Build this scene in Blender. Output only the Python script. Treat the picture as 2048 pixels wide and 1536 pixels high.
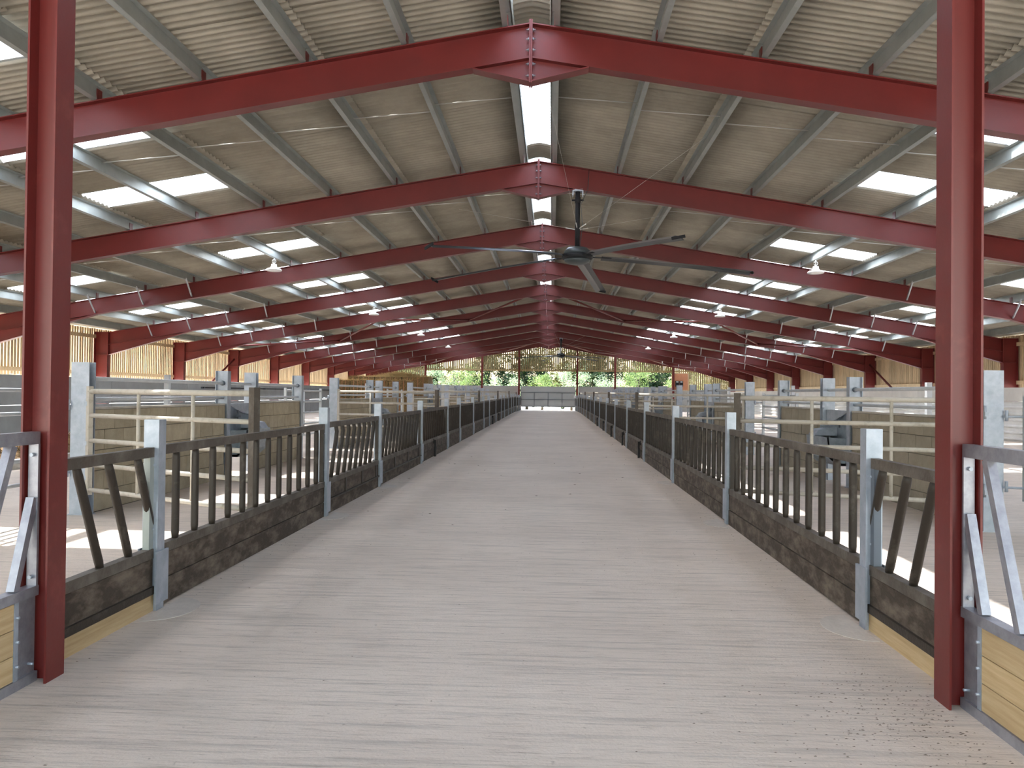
import bpy, math, random
from mathutils import Vector, Matrix
random.seed(7)
for o in list(bpy.data.objects): bpy.data.objects.remove(o, do_unlink=True)
scene = bpy.context.scene
C = scene.collection

# ------------------------------------------------------------------ camera
FPX = 1617.05
PITCH, YAW, ROLL = 0.0123, -0.0492, 0.0109
cp, sp, cy, sy = math.cos(PITCH), math.sin(PITCH), math.cos(YAW), math.sin(YAW)
fwd = Vector((sy * cp, cy * cp, sp)); rt = Vector((cy, -sy, 0)); up = rt.cross(fwd)
cr, sr = math.cos(ROLL), math.sin(ROLL)
ax, bx_ = rt * cr + up * sr, -rt * sr + up * cr
camd = bpy.data.cameras.new('camera'); cam = bpy.data.objects.new('camera', camd); C.objects.link(cam)
camd.sensor_width = 36.0; camd.lens = 36.0 * FPX / 2048.0; camd.clip_end = 600; camd.clip_start = 0.05
mw = Matrix.Identity(4)
for r in range(3):
    mw[r][0] = ax[r]; mw[r][1] = bx_[r]; mw[r][2] = -fwd[r]
mw.translation = Vector((0.3121, 0.0, 1.4863)); cam.matrix_world = mw
scene.camera = cam

# ------------------------------------------------------------------ world, sun, exposure
world = bpy.data.worlds.new('world'); scene.world = world; world.use_nodes = True
wn, wl = world.node_tree.nodes, world.node_tree.links
wn.clear()
sky = wn.new('ShaderNodeTexSky'); sky.sky_type = 'NISHITA'; sky.sun_disc = False
SUN_DIR = Vector((0.525, -0.19, -1.0)).normalized()          # the way the light travels
sky.sun_elevation = math.asin(-SUN_DIR.z); sky.sun_rotation = math.atan2(-SUN_DIR.x, -SUN_DIR.y)
sky.air_density = 1.6; sky.dust_density = 3.0; sky.ozone_density = 1.0
bg = wn.new('ShaderNodeBackground'); bg.inputs['Strength'].default_value = 0.42
wo = wn.new('ShaderNodeOutputWorld')
wl.new(sky.outputs[0], bg.inputs[0]); wl.new(bg.outputs[0], wo.inputs[0])
sund = bpy.data.lights.new('sun', 'SUN'); sund.energy = 7.0; sund.angle = math.radians(0.6); sund.color = (1, 0.95, 0.88)
suno = bpy.data.objects.new('sun', sund); C.objects.link(suno)
suno.location = (-20, 20, 40); suno.rotation_euler = SUN_DIR.to_track_quat('-Z', 'Y').to_euler()
vs = scene.view_settings
vs.view_transform = 'Standard'; vs.look = 'None'; vs.gamma = 1.0; vs.use_curve_mapping = False
vs.exposure = 1.90
scene.cycles.max_bounces = 8; scene.cycles.diffuse_bounces = 5; scene.cycles.transparent_max_bounces = 12

# ------------------------------------------------------------------ materials
MATS = {}
def mat(name, color, rough=0.6, metal=0.0, var=0.0, var_scale=6.0, color2=None, mixlo=0.35, mixhi=0.65,
        bump=0.0, bump_scale=40.0, stretch=(1, 1, 1), spec=0.5, detail=6.0, rand=0.0):
    m = bpy.data.materials.new(name); m.use_nodes = True
    n, l = m.node_tree.nodes, m.node_tree.links
    b = n['Principled BSDF']
    b.inputs['Roughness'].default_value = rough; b.inputs['Metallic'].default_value = metal
    b.inputs['Specular IOR Level'].default_value = spec
    b.inputs['Base Color'].default_value = (*color, 1)
    tc = n.new('ShaderNodeTexCoord'); mp = n.new('ShaderNodeMapping'); mp.inputs['Scale'].default_value = stretch
    l.new(tc.outputs['Object'], mp.inputs['Vector'])
    oi = n.new('ShaderNodeObjectInfo')
    add = n.new('ShaderNodeVectorMath'); add.operation = 'ADD'
    sc_ = n.new('ShaderNodeVectorMath'); sc_.operation = 'SCALE'; sc_.inputs[0].default_value = (37, 91, 53)
    l.new(oi.outputs['Random'], sc_.inputs['Scale'])
    l.new(mp.outputs[0], add.inputs[0]); l.new(sc_.outputs[0], add.inputs[1])
    vec = add.outputs[0]
    last = None
    if color2 is not None:
        t = n.new('ShaderNodeTexNoise'); t.inputs['Scale'].default_value = var_scale; t.inputs['Detail'].default_value = detail
        t.inputs['Roughness'].default_value = 0.65
        l.new(vec, t.inputs['Vector'])
        r = n.new('ShaderNodeMapRange'); r.inputs['From Min'].default_value = mixlo; r.inputs['From Max'].default_value = mixhi
        l.new(t.outputs['Fac'], r.inputs['Value'])
        mx = n.new('ShaderNodeMix'); mx.data_type = 'RGBA'
        mx.inputs['A'].default_value = (*color, 1); mx.inputs['B'].default_value = (*color2, 1)
        l.new(r.outputs[0], mx.inputs['Factor']); last = mx.outputs['Result']
    if rand > 0:
        hs = n.new('ShaderNodeHueSaturation')
        r = n.new('ShaderNodeMapRange'); r.inputs['To Min'].default_value = 1 - rand; r.inputs['To Max'].default_value = 1 + rand
        l.new(oi.outputs['Random'], r.inputs['Value']); l.new(r.outputs[0], hs.inputs['Value'])
        if last is None: hs.inputs['Color'].default_value = (*color, 1)
        else: l.new(last, hs.inputs['Color'])
        last = hs.outputs[0]
    if last is not None: l.new(last, b.inputs['Base Color'])
    if bump > 0:
        t2 = n.new('ShaderNodeTexNoise'); t2.inputs['Scale'].default_value = bump_scale; t2.inputs['Detail'].default_value = 4
        l.new(vec, t2.inputs['Vector'])
        bp = n.new('ShaderNodeBump'); bp.inputs['Strength'].default_value = bump; bp.inputs['Distance'].default_value = 0.02
        l.new(t2.outputs['Fac'], bp.inputs['Height']); l.new(bp.outputs[0], b.inputs['Normal'])
    MATS[name] = m
    return m

mat('red_paint', (0.145, 0.0135, 0.0115), 0.42, spec=0.45, color2=(0.118, 0.011, 0.0095), var_scale=1.5, bump=0.02, bump_scale=60)
mat('red_paint_worn', (0.135, 0.0145, 0.0125), 0.40, spec=0.55, color2=(0.17, 0.028, 0.023), var_scale=2.2, mixlo=0.55, mixhi=0.62, bump=0.03)
mat('galv', (0.46, 0.50, 0.57), 0.45, 0.5, color2=(0.35, 0.395, 0.46), var_scale=9, bump=0.02)
mat('galv_bright', (0.40, 0.40, 0.44), 0.40, 0.6, color2=(0.29, 0.29, 0.33), var_scale=14, bump=0.02)
mat('galv_purlin', (0.37, 0.395, 0.375), 0.5, 0.35, color2=(0.31, 0.335, 0.315), var_scale=3)
mat('galv_pale', (0.58, 0.60, 0.62), 0.5, 0.35, color2=(0.50, 0.52, 0.54), var_scale=5)
mat('dusty_pipe', (0.50, 0.46, 0.395), 0.7, 0.1, color2=(0.30, 0.255, 0.195), var_scale=7, mixlo=0.5, mixhi=0.75, bump=0.1)
mat('dirty_steel', (0.034, 0.025, 0.018), 0.5, 0.15, color2=(0.13, 0.11, 0.09), var_scale=5, mixlo=0.55, mixhi=0.85, bump=0.15)
mat('dirty_rail', (0.085, 0.068, 0.053), 0.65, 0.1, color2=(0.20, 0.175, 0.15), var_scale=4, mixlo=0.45, mixhi=0.8, bump=0.2)
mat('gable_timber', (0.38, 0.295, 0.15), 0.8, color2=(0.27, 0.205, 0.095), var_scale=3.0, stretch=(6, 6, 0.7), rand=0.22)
mat('galv_sheet', (0.72, 0.73, 0.73), 0.38, 0.3, color2=(0.62, 0.63, 0.63), var_scale=1.5)
mat('dark_galv', (0.13, 0.15, 0.18), 0.5, 0.4)
mat('kick_board', (0.052, 0.037, 0.026), 0.85, color2=(0.17, 0.132, 0.10), var_scale=6.5, stretch=(1, 0.7, 1.6), mixlo=0.44, mixhi=0.68, bump=0.35, bump_scale=25)
mat('new_timber', (0.56, 0.415, 0.235), 0.7, color2=(0.44, 0.305, 0.155), var_scale=3.0, stretch=(8, 0.7, 14), bump=0.08, rand=0.08)
mat('slat_timber', (0.60, 0.455, 0.285), 0.75, color2=(0.46, 0.33, 0.19), var_scale=3.0, stretch=(6, 6, 0.7), bump=0.05, rand=0.18)
mat('fibre_cement', (0.41, 0.375, 0.305), 0.95, color2=(0.34, 0.31, 0.25), var_scale=2.2, bump=0.10, bump_scale=90, spec=0.15, rand=0.07)
mat('block', (0.44, 0.385, 0.285), 0.95, color2=(0.36, 0.31, 0.225), var_scale=6, bump=0.25, bump_scale=70, spec=0.2, rand=0.08)
mat('block_dusty', (0.34, 0.30, 0.235), 0.95, color2=(0.28, 0.245, 0.19), var_scale=4, bump=0.25, bump_scale=60, spec=0.2, rand=0.05)
mat('mortar', (0.13, 0.115, 0.09), 0.95, spec=0.2)
mat('cap_concrete', (0.50, 0.47, 0.42), 0.95, color2=(0.40, 0.37, 0.32), var_scale=5, bump=0.5, bump_scale=20)
mat('panel_concrete', (0.30, 0.305, 0.30), 0.9, color2=(0.25, 0.255, 0.25), var_scale=1.6, bump=0.08, rand=0.06)
mat('gable_panel', (0.42, 0.425, 0.41), 0.9, color2=(0.36, 0.365, 0.35), var_scale=1.6, rand=0.06)
mat('skirt', (0.60, 0.58, 0.54), 0.6, color2=(0.50, 0.48, 0.45), var_scale=1.2)
mat('grey_door', (0.50, 0.525, 0.52), 0.6, 0.0, color2=(0.45, 0.475, 0.47), var_scale=1.0)
mat('door_frame_steel', (0.15, 0.17, 0.185), 0.5, 0.3)
mat('fan_black', (0.016, 0.017, 0.019), 0.6, spec=0.25)
mat('fan_grey', (0.06, 0.075, 0.08), 0.4, 0.3)
mat('fan_blade', (0.065, 0.072, 0.076), 0.32, 0.4)
mat('lamp_white', (0.80, 0.80, 0.80), 0.4)
mat('lamp_glass', (0.88, 0.88, 0.86), 0.25)
mat('wire', (0.66, 0.66, 0.62), 0.5, 0.2)
mat('black_rubber', (0.012, 0.012, 0.012), 0.7)
mat('orange_board', (0.52, 0.22, 0.11), 0.7, color2=(0.46, 0.19, 0.09), var_scale=3)
mat('label_white', (0.8, 0.8, 0.8), 0.6)
mat('straw', (0.24, 0.15, 0.052), 0.9, color2=(0.09, 0.053, 0.018), var_scale=9, stretch=(1, 1, 3), bump=0.6, bump_scale=35)
mat('straw_light', (0.46, 0.32, 0.13), 0.85, color2=(0.5, 0.33, 0.13), var_scale=20)
mat('bedding', (0.30, 0.185, 0.085), 0.95, color2=(0.14, 0.085, 0.04), var_scale=7, bump=0.8, bump_scale=30)
mat('dirt', (0.13, 0.10, 0.075), 0.95, color2=(0.17, 0.13, 0.10), var_scale=9)
mat('trough_steel', (0.32, 0.37, 0.42), 0.5, 0.5, color2=(0.20, 0.235, 0.27), var_scale=4, bump=0.05)
mat('bark', (0.09, 0.07, 0.05), 0.9)
mat('yard', (0.60, 0.56, 0.50), 0.9, color2=(0.5, 0.46, 0.4), var_scale=0.6)
mat('footing', (0.61, 0.55, 0.49), 0.95, color2=(0.53, 0.475, 0.425), var_scale=9, bump=0.2)

def leaf_mat(name, c1, c2):
    m = mat(name, c1, 0.6, color2=c2, var_scale=1.2, spec=0.2)
    n, l = m.node_tree.nodes, m.node_tree.links
    b = n['Principled BSDF']; out = n['Material Output']
    tr = n.new('ShaderNodeBsdfTranslucent'); tr.inputs['Color'].default_value = (c1[0] * 1.2, c1[1] * 1.2, c1[2] * 0.8, 1)
    mx = n.new('ShaderNodeMixShader'); mx.inputs[0].default_value = 0.35
    l.new(b.outputs[0], mx.inputs[1]); l.new(tr.outputs[0], mx.inputs[2]); l.new(mx.outputs[0], out.inputs[0])
leaf_mat('leaf_bright', (0.18, 0.25, 0.10), (0.07, 0.125, 0.035))
leaf_mat('leaf_silver', (0.30, 0.38, 0.27), (0.12, 0.19, 0.11))
leaf_mat('leaf_dark', (0.018, 0.038, 0.011), (0.010, 0.022, 0.006))
leaf_mat('leaf_olive', (0.10, 0.11, 0.03), (0.05, 0.06, 0.014))

def sheet_light(name, transp, transl, tint):
    m = bpy.data.materials.new(name); m.use_nodes = True
    n, l = m.node_tree.nodes, m.node_tree.links; n.clear()
    a = n.new('ShaderNodeBsdfTransparent'); a.inputs[0].default_value = (*tint, 1)
    b = n.new('ShaderNodeBsdfTranslucent'); b.inputs[0].default_value = (*tint, 1)
    g = n.new('ShaderNodeBsdfGlossy'); g.inputs['Roughness'].default_value = 0.25; g.inputs[0].default_value = (1, 1, 1, 1)
    x = n.new('ShaderNodeMixShader'); x.inputs[0].default_value = transl / (transp + transl)
    y = n.new('ShaderNodeMixShader'); y.inputs[0].default_value = 0.05
    o = n.new('ShaderNodeOutputMaterial')
    l.new(a.outputs[0], x.inputs[1]); l.new(b.outputs[0], x.inputs[2])
    l.new(x.outputs[0], y.inputs[1]); l.new(g.outputs[0], y.inputs[2]); l.new(y.outputs[0], o.inputs[0])
    MATS[name] = m
sheet_light('rooflight', 0.70, 0.30, (0.93, 0.95, 0.97))
sheet_light('ridge_clear', 0.82, 0.18, (0.95, 0.96, 0.98))

def floor_mat():
    m = bpy.data.materials.new('floor_concrete'); m.use_nodes = True
    n, l = m.node_tree.nodes, m.node_tree.links
    b = n['Principled BSDF']; b.inputs['Roughness'].default_value = 0.88; b.inputs['Specular IOR Level'].default_value = 0.25
    tc = n.new('ShaderNodeTexCoord')
    # broad stains
    t1 = n.new('ShaderNodeTexNoise'); t1.inputs['Scale'].default_value = 0.55; t1.inputs['Detail'].default_value = 7
    l.new(tc.outputs['Object'], t1.inputs['Vector'])
    mp = n.new('ShaderNodeMapping'); mp.inputs['Scale'].default_value = (0.45, 11.0, 1.0)
    l.new(tc.outputs['Object'], mp.inputs['Vector'])
    t2 = n.new('ShaderNodeTexNoise'); t2.inputs['Scale'].default_value = 2.0; t2.inputs['Detail'].default_value = 5; t2.inputs['Roughness'].default_value = 0.7
    l.new(mp.outputs[0], t2.inputs['Vector'])
    r1 = n.new('ShaderNodeMapRange'); r1.inputs['From Min'].default_value = 0.35; r1.inputs['From Max'].default_value = 0.7
    l.new(t1.outputs['Fac'], r1.inputs['Value'])
    m1 = n.new('ShaderNodeMix'); m1.data_type = 'RGBA'
    m1.inputs['A'].default_value = (0.69, 0.60, 0.52, 1); m1.inputs['B'].default_value = (0.60, 0.515, 0.445, 1)
    l.new(r1.outputs[0], m1.inputs['Factor'])
    # thin brush lines across the passage where dirt collects
    r2 = n.new('ShaderNodeMapRange'); r2.inputs['From Min'].default_value = 0.50; r2.inputs['From Max'].default_value = 0.72
    l.new(t2.outputs['Fac'], r2.inputs['Value'])
    m2 = n.new('ShaderNodeMix'); m2.data_type = 'RGBA'; m2.inputs['B'].default_value = (0.42, 0.37, 0.325, 1)
    l.new(m1.outputs['Result'], m2.inputs['A']); l.new(r2.outputs[0], m2.inputs['Factor'])
    mpb = n.new('ShaderNodeMapping'); mpb.inputs['Scale'].default_value = (2.2, 34.0, 1.0)
    l.new(tc.outputs['Object'], mpb.inputs['Vector'])
    t5 = n.new('ShaderNodeTexNoise'); t5.inputs['Scale'].default_value = 1.6; t5.inputs['Detail'].default_value = 6; t5.inputs['Roughness'].default_value = 0.75
    l.new(mpb.outputs[0], t5.inputs['Vector'])
    r5 = n.new('ShaderNodeMapRange'); r5.inputs['From Min'].default_value = 0.53; r5.inputs['From Max'].default_value = 0.70; r5.inputs['To Max'].default_value = 0.8
    l.new(t5.outputs['Fac'], r5.inputs['Value'])
    m5 = n.new('ShaderNodeMix'); m5.data_type = 'RGBA'; m5.inputs['B'].default_value = (0.30, 0.25, 0.205, 1)
    l.new(m2.outputs['Result'], m5.inputs['A']); l.new(r5.outputs[0], m5.inputs['Factor'])
    m2 = m5
    # scattered dark specks
    t3 = n.new('ShaderNodeTexNoise'); t3.inputs['Scale'].default_value = 26; t3.inputs['Detail'].default_value = 3
    l.new(tc.outputs['Object'], t3.inputs['Vector'])
    r3 = n.new('ShaderNodeMapRange'); r3.inputs['From Min'].default_value = 0.68; r3.inputs['From Max'].default_value = 0.78
    r3.inputs['To Max'].default_value = 0.55
    l.new(t3.outputs['Fac'], r3.inputs['Value'])
    m3 = n.new('ShaderNodeMix'); m3.data_type = 'RGBA'; m3.inputs['B'].default_value = (0.20, 0.16, 0.13, 1)
    l.new(m2.outputs['Result'], m3.inputs['A']); l.new(r3.outputs[0], m3.inputs['Factor'])
    l.new(m3.outputs['Result'], b.inputs['Base Color'])
    bp = n.new('ShaderNodeBump'); bp.inputs['Strength'].default_value = 0.55; bp.inputs['Distance'].default_value = 0.012
    hsum = n.new('ShaderNodeMath'); hsum.operation = 'SUBTRACT'
    l.new(t2.outputs['Fac'], hsum.inputs[0]); l.new(t5.outputs['Fac'], hsum.inputs[1])
    l.new(hsum.outputs[0], bp.inputs['Height'])
    bp2 = n.new('ShaderNodeBump'); bp2.inputs['Strength'].default_value = 0.35; bp2.inputs['Distance'].default_value = 0.01
    t4 = n.new('ShaderNodeTexNoise'); t4.inputs['Scale'].default_value = 60; t4.inputs['Detail'].default_value = 3
    l.new(tc.outputs['Object'], t4.inputs['Vector'])
    l.new(t4.outputs['Fac'], bp2.inputs['Height']); l.new(bp.outputs[0], bp2.inputs['Normal'])
    l.new(bp2.outputs[0], b.inputs['Normal'])
    MATS['floor_concrete'] = m
floor_mat()

# ------------------------------------------------------------------ mesh builder and scene helpers
class MB:
    def __init__(self): self.v = []; self.f = []; self.s = []
    def box(self, x0, x1, y0, y1, z0, z1):
        i = len(self.v)
        self.v += [(x0, y0, z0), (x1, y0, z0), (x1, y1, z0), (x0, y1, z0), (x0, y0, z1), (x1, y0, z1), (x1, y1, z1), (x0, y1, z1)]
        self.f += [(i, i+3, i+2, i+1), (i+4, i+5, i+6, i+7), (i, i+1, i+5, i+4), (i+1, i+2, i+6, i+5), (i+2, i+3, i+7, i+6), (i+3, i, i+4, i+7)]
        self.s += [0] * 6
        return self
    def bar(self, p0, p1, w, d, side=(0, 1, 0)):
        """rectangular bar; w is measured along `side`, d across it"""
        p0, p1 = Vector(p0), Vector(p1); a = (p1 - p0).normalized()
        u = Vector(side); u = (u - a * u.dot(a)).normalized(); v = a.cross(u)
        i = len(self.v)
        for p in (p0, p1):
            for su, sv in ((-1, -1), (1, -1), (1, 1), (-1, 1)):
                self.v.append(tuple(p + u * (su * w / 2) + v * (sv * d / 2)))
        self.f += [(i, i+3, i+2, i+1), (i+4, i+5, i+6, i+7)] + [(i+k, i+(k+1) % 4, i+4+(k+1) % 4, i+4+k) for k in range(4)]
        self.s += [0] * 6
        return self
    def tube(self, pts, r, n=8, r2=None):
        pts = [Vector(p) for p in pts]; i = len(self.v)
        ref = Vector((0, 0, 1))
        d0 = (pts[-1] - pts[0]).normalized()
        if abs(d0.z) > 0.9: ref = Vector((1, 0, 0))
        m = len(pts)
        for k, p in enumerate(pts):
            a = (pts[min(k+1, m-1)] - pts[max(k-1, 0)]).normalized()
            u = a.cross(ref).normalized(); v = u.cross(a)
            rr = r if r2 is None else r + (r2 - r) * k / (m - 1)
            for j in range(n):
                t = 2 * math.pi * j / n
                self.v.append(tuple(p + u * math.cos(t) * rr + v * math.sin(t) * rr))
        for k in range(m - 1):
            for j in range(n):
                a_, b_ = i + k*n + j, i + k*n + (j+1) % n
                self.f.append((a_, b_, b_ + n, a_ + n)); self.s.append(1)
        self.f.append(tuple(i + j for j in reversed(range(n)))); self.s.append(0)
        self.f.append(tuple(i + (m-1)*n + j for j in range(n))); self.s.append(0)
        return self
    def lathe(self, prof, n=20, c=(0, 0, 0)):
        i = len(self.v); m = len(prof)
        for r, z in prof:
            for j in range(n):
                t = 2 * math.pi * j / n
                self.v.append((c[0] + r * math.cos(t), c[1] + r * math.sin(t), c[2] + z))
        for k in range(m - 1):
            for j in range(n):
                a_, b_ = i + k*n + j, i + k*n + (j+1) % n
                self.f.append((a_, b_, b_ + n, a_ + n)); self.s.append(1)
        self.f.append(tuple(i + j for j in reversed(range(n)))); self.s.append(0)
        self.f.append(tuple(i + (m-1)*n + j for j in range(n))); self.s.append(0)
        return self
    def prism(self, poly, axis, a0, a1):
        """poly: 2-D outline; axis 'y' -> (x,z) outline, 'x' -> (y,z), 'z' -> (x,y)"""
        i = len(self.v); n = len(poly)
        for a in (a0, a1):
            for p, q in poly:
                self.v.append((p, a, q) if axis == 'y' else (a, p, q) if axis == 'x' else (p, q, a))
        self.f.append(tuple(range(i, i + n))); self.f.append(tuple(reversed(range(i + n, i + 2*n)))); self.s += [0, 0]
        for k in range(n):
            self.f.append((i + k, i + n + k, i + n + (k+1) % n, i + (k+1) % n)); self.s.append(0)
        return self
    def quad(self, a, b, c, d):
        i = len(self.v); self.v += [tuple(a), tuple(b), tuple(c), tuple(d)]; self.f.append((i, i+1, i+2, i+3)); self.s.append(0)
        return self
    def ibeam(self, p0, p1, depth, width, tf=0.014, tw=0.011, flange_normal=(1, 0, 0)):
        """I-section; flanges face flange_normal, section depth measured along it"""
        p0, p1 = Vector(p0), Vector(p1); a = (p1 - p0).normalized()
        nrm = Vector(flange_normal); nrm = (nrm - a * nrm.dot(a)).normalized(); w = a.cross(nrm)
        off = nrm * (depth / 2 - tf / 2)
        self.bar(p0 + off, p1 + off, width, tf, w); self.bar(p0 - off, p1 - off, width, tf, w)
        self.bar(p0, p1, tw, depth - 2 * tf, w)
        return self
    def mesh(self, name, material, off=(0, 0, 0)):
        me = bpy.data.meshes.new(name)
        if off != (0, 0, 0):
            vv = [(x - off[0], y - off[1], z - off[2]) for x, y, z in self.v]
        else: vv = self.v
        me.from_pydata(vv, [], self.f)
        me.polygons.foreach_set('use_smooth', [bool(s) for s in self.s])
        me.materials.append(MATS[material]); me.update()
        return me

def link(name, me, parent=None, loc=(0, 0, 0), rot=None):
    o = bpy.data.objects.new(name, me); C.objects.link(o)
    o.location = loc
    if rot: o.rotation_euler = rot
    if parent is not None: o.parent = parent
    return o
def part(name, mb, material, parent):
    """mb in world coordinates; parent is an unrotated Empty or mesh object"""
    loc = tuple(parent.location) if parent.parent is None else tuple(parent.location + parent.parent.location)
    return link(name, mb.mesh(name, material, loc), parent)
def tag(o, label=None, cat=None, group=None, kind=None):
    if label: o['label'] = label
    if cat: o['category'] = cat
    if group: o['group'] = group
    if kind: o['kind'] = kind
    return o
def thing(name, label, cat, loc=(0, 0, 0), group=None, kind=None, rotz=0.0):
    o = bpy.data.objects.new(name, None); C.objects.link(o); o.location = loc; o.empty_display_size = 0.2
    o.rotation_euler = (0, 0, rotz)
    return tag(o, label, cat, group, kind)
def solo(name, mb, material, loc, label, cat, group=None, kind=None):
    o = link(name, mb.mesh(name, material, loc), None, loc)
    return tag(o, label, cat, group, kind)
ORD = 'zeroth first second third fourth fifth sixth seventh eighth ninth tenth eleventh twelfth thirteenth fourteenth fifteenth sixteenth seventeenth eighteenth nineteenth twentieth twenty-first twenty-second twenty-third twenty-fourth'.split()
def copy_tree(o, parent=None, loc=None):
    c = o.copy(); C.objects.link(c); c.parent = parent
    if loc is not None: c.location = loc
    for ch in o.children: copy_tree(ch, c)
    return c

# ------------------------------------------------------------------ measures
BAY = 6.1; Y0 = 4.223
def FY(k): return Y0 + BAY * k
KN = 11; YE = FY(KN)
SL = 0.168; ZA = 6.22; RD = 0.45          # roof slope, rafter top at the ridge, rafter depth
def zt(x): return ZA - SL * abs(x)
PUR = [0.30, 1.60, 2.91, 4.28, 5.68, 7.09, 8.49, 9.90, 11.31, 12.72, 14.13, 15.35]
XI, XO = 15.79, 16.28                      # column faces
YB = -8.0                                  # the open end behind the photographer
def zf(y):
    if y <= 5: return 0.0
    if y <= 58: return 0.0036 * (y - 5)
    return max(0.05, 0.191 - 0.0084 * (y - 58))

# ------------------------------------------------------------------ floor and ground
m = MB(); ys = [YB + i * 2.0 for i in range(int((YE - YB) / 2) + 1)] + [YE + 0.4]
xs = [-16.4, -9.3, -5.2, -2.4, 0, 2.4, 5.2, 9.3, 16.4]
for y in ys:
    for x in xs: m.v.append((x, y, zf(y)))
nx = len(xs)
for j in range(len(ys) - 1):
    for i in range(nx - 1):
        a = j * nx + i; m.f.append((a, a + 1, a + nx + 1, a + nx)); m.s.append(1)
floor = solo('floor', m, 'floor_concrete', (0, 0, 0), 'brushed pale concrete floor of the feed passage and pens', 'floor', kind='structure')
m = MB(); m.box(-160, 160, -120, 260, -0.5, -0.06)
solo('yard_ground', m, 'yard', (0, 0, -0.06), 'pale sunlit yard ground outside the barn', 'ground', kind='structure')

# ------------------------------------------------------------------ portal frames
def bm_rafter(s):
    m = MB(); x0, x1 = 0.02 * s, s * (XI + 0.02); t = 0.014
    z0, z1 = zt(x0), zt(x1)
    m.bar((x0, 0, z0 - t/2), (x1, 0, z1 - t/2), 0.19, t)
    m.bar((x0, 0, z0 - RD + t/2), (x1, 0, z1 - RD + t/2), 0.19, t)
    m.prism([(x0, z0 - t), (x1, z1 - t), (x1, z1 - RD + t), (x0, z0 - RD + t)], 'y', -0.006, 0.006)
    return m
def bm_apex_haunch(s):
    m = MB(); xa = 0.74 * s; za = zt(xa) - RD; zb = 5.475
    m.prism([(0.02*s, zt(0.02) - RD + .005), (xa, za), (0.02*s, zb)], 'y', -0.006, 0.006)
    m.bar((0.02*s, 0, zb), (xa, 0, za - 0.004), 0.19, 0.016)
    return m
def bm_eave_haunch(s):
    m = MB(); xa, xb = 12.75 * s, (XI - 0.005) * s; zb = 2.75
    m.prism([(xa, zt(xa) - RD), (xb, zt(xb) - RD), (xb, zb)], 'y', -0.006, 0.006)
    m.bar((xa, 0, zt(xa) - RD), (xb, 0, zb), 0.19, 0.016)
    m.box(min(xb, xb - 0.022*s), max(xb, xb - 0.022*s), -0.1, 0.1, zb - 0.03, zt(xb) - 0.01)
    return m
def bm_column(s):
    m = MB(); zt_ = zt(XI) + 0.02
    m.ibeam(((XI + XO)/2 * s, 0, 0), ((XI + XO)/2 * s, 0, zt_), XO - XI, 0.2, 0.016, 0.011, (1, 0, 0))
    xa, xb = sorted(((XI + .016) * s, (XO - .016) * s))
    m.box(xa, xb, -0.09, 0.09, 2.74, 2.756); m.box(xa, xb, -0.09, 0.09, zt_ - 0.012, zt_)
    return m
ME = {}
for s, nm in ((-1, 'l'), (1, 'r')):
    ME['raf' + nm] = bm_rafter(s).mesh('rafter', 'red_paint'); ME['aph' + nm] = bm_apex_haunch(s).mesh('apex_haunch', 'red_paint')
    ME['eah' + nm] = bm_eave_haunch(s).mesh('eave_haunch', 'red_paint'); ME['col' + nm] = bm_column(s).mesh('column', 'red_paint')
ME['end'] = MB().box(-0.021, -0.001, -0.1, 0.1, 5.45, 6.26).box(0.001, 0.021, -0.1, 0.1, 5.45, 6.26).mesh('apex_plate', 'red_paint')
ME['bolt'] = MB().tube([(-0.062, 0, 0), (0.062, 0, 0)], 0.009, 6).tube([(-0.040, 0, 0), (-0.021, 0, 0)], 0.018, 6).tube([(0.021, 0, 0), (0.038, 0, 0)], 0.018, 6).mesh('bolt', 'galv_bright')
ME['cleat'] = MB().box(-0.005, 0.005, -0.06, 0.06, 0.0, 0.17).mesh('purlin_cleat', 'red_paint')
def fly(s):   # galvanised stay from the purlin down to the bottom flange
    return MB().bar((0.0, -0.52, 0.06), (0.05*s, -0.02, -0.40), 0.045, 0.006, (1, 0, 0)).bar((-0.02, -0.52, 0.06), (0.03*s-.0, -0.02, -0.40), 0.005, 0.045, (1, 0, 0))
ME['flyl'] = fly(-1).mesh('rafter_stay', 'galv_pale'); ME['flyr'] = fly(1).mesh('rafter_stay', 'galv_pale')
FRAMES = []
for k in range(-2, KN + 1):
    if k == 2: lab = 'red steel portal frame that the big five-bladed fan hangs from'
    elif k == KN: lab = 'red steel gable frame in front of the slatted end wall'
    elif k >= 3: lab = 'red steel portal frame with galvanised stays, %s in from the slatted end wall frame' % ORD[KN - k]
    elif k == 1: lab = 'red steel portal frame between the two large red posts and the big fan'
    else: lab = 'red steel portal frame over the open end, %s before the large red posts' % ORD[1 - k]
    grp = 'stayed portal frames along the barn' if 3 <= k < KN else ('portal frames over the open end' if k <= 0 else None)
    fr = thing('portal_frame', lab, 'portal frame', (0, FY(k), 0), grp)
    FRAMES.append(fr)
    for nm in 'lr':
        link('rafter', ME['raf' + nm], fr); link('apex_haunch', ME['aph' + nm], fr)
        link('eave_haunch', ME['eah' + nm], fr); link('column', ME['col' + nm], fr)
    ap = link('apex_plate', ME['end'], fr)
    if k >= 0:
        for s in (-1, 1):
            for i, px in enumerate(PUR[:-1]):
                link('purlin_cleat', ME['cleat'], fr, (s * px, 0, zt(px) - 0.005))
    if 1 <= k <= 5:
        for z in (6.14, 6.02, 5.88, 5.70, 5.55):
            for yy in (-0.06, 0.06): link('bolt', ME['bolt'], ap, (0, yy, z))
    if k >= 3:
        for s, nm in ((-1, 'l'), (1, 'r')):
            for px in ([9.90, 11.31, 12.72, 14.13] if k > 3 else [9.90, 11.31, 12.72]):
                link('rafter_stay', ME['fly' + nm], fr, (s * px, 0, zt(px)))

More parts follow.
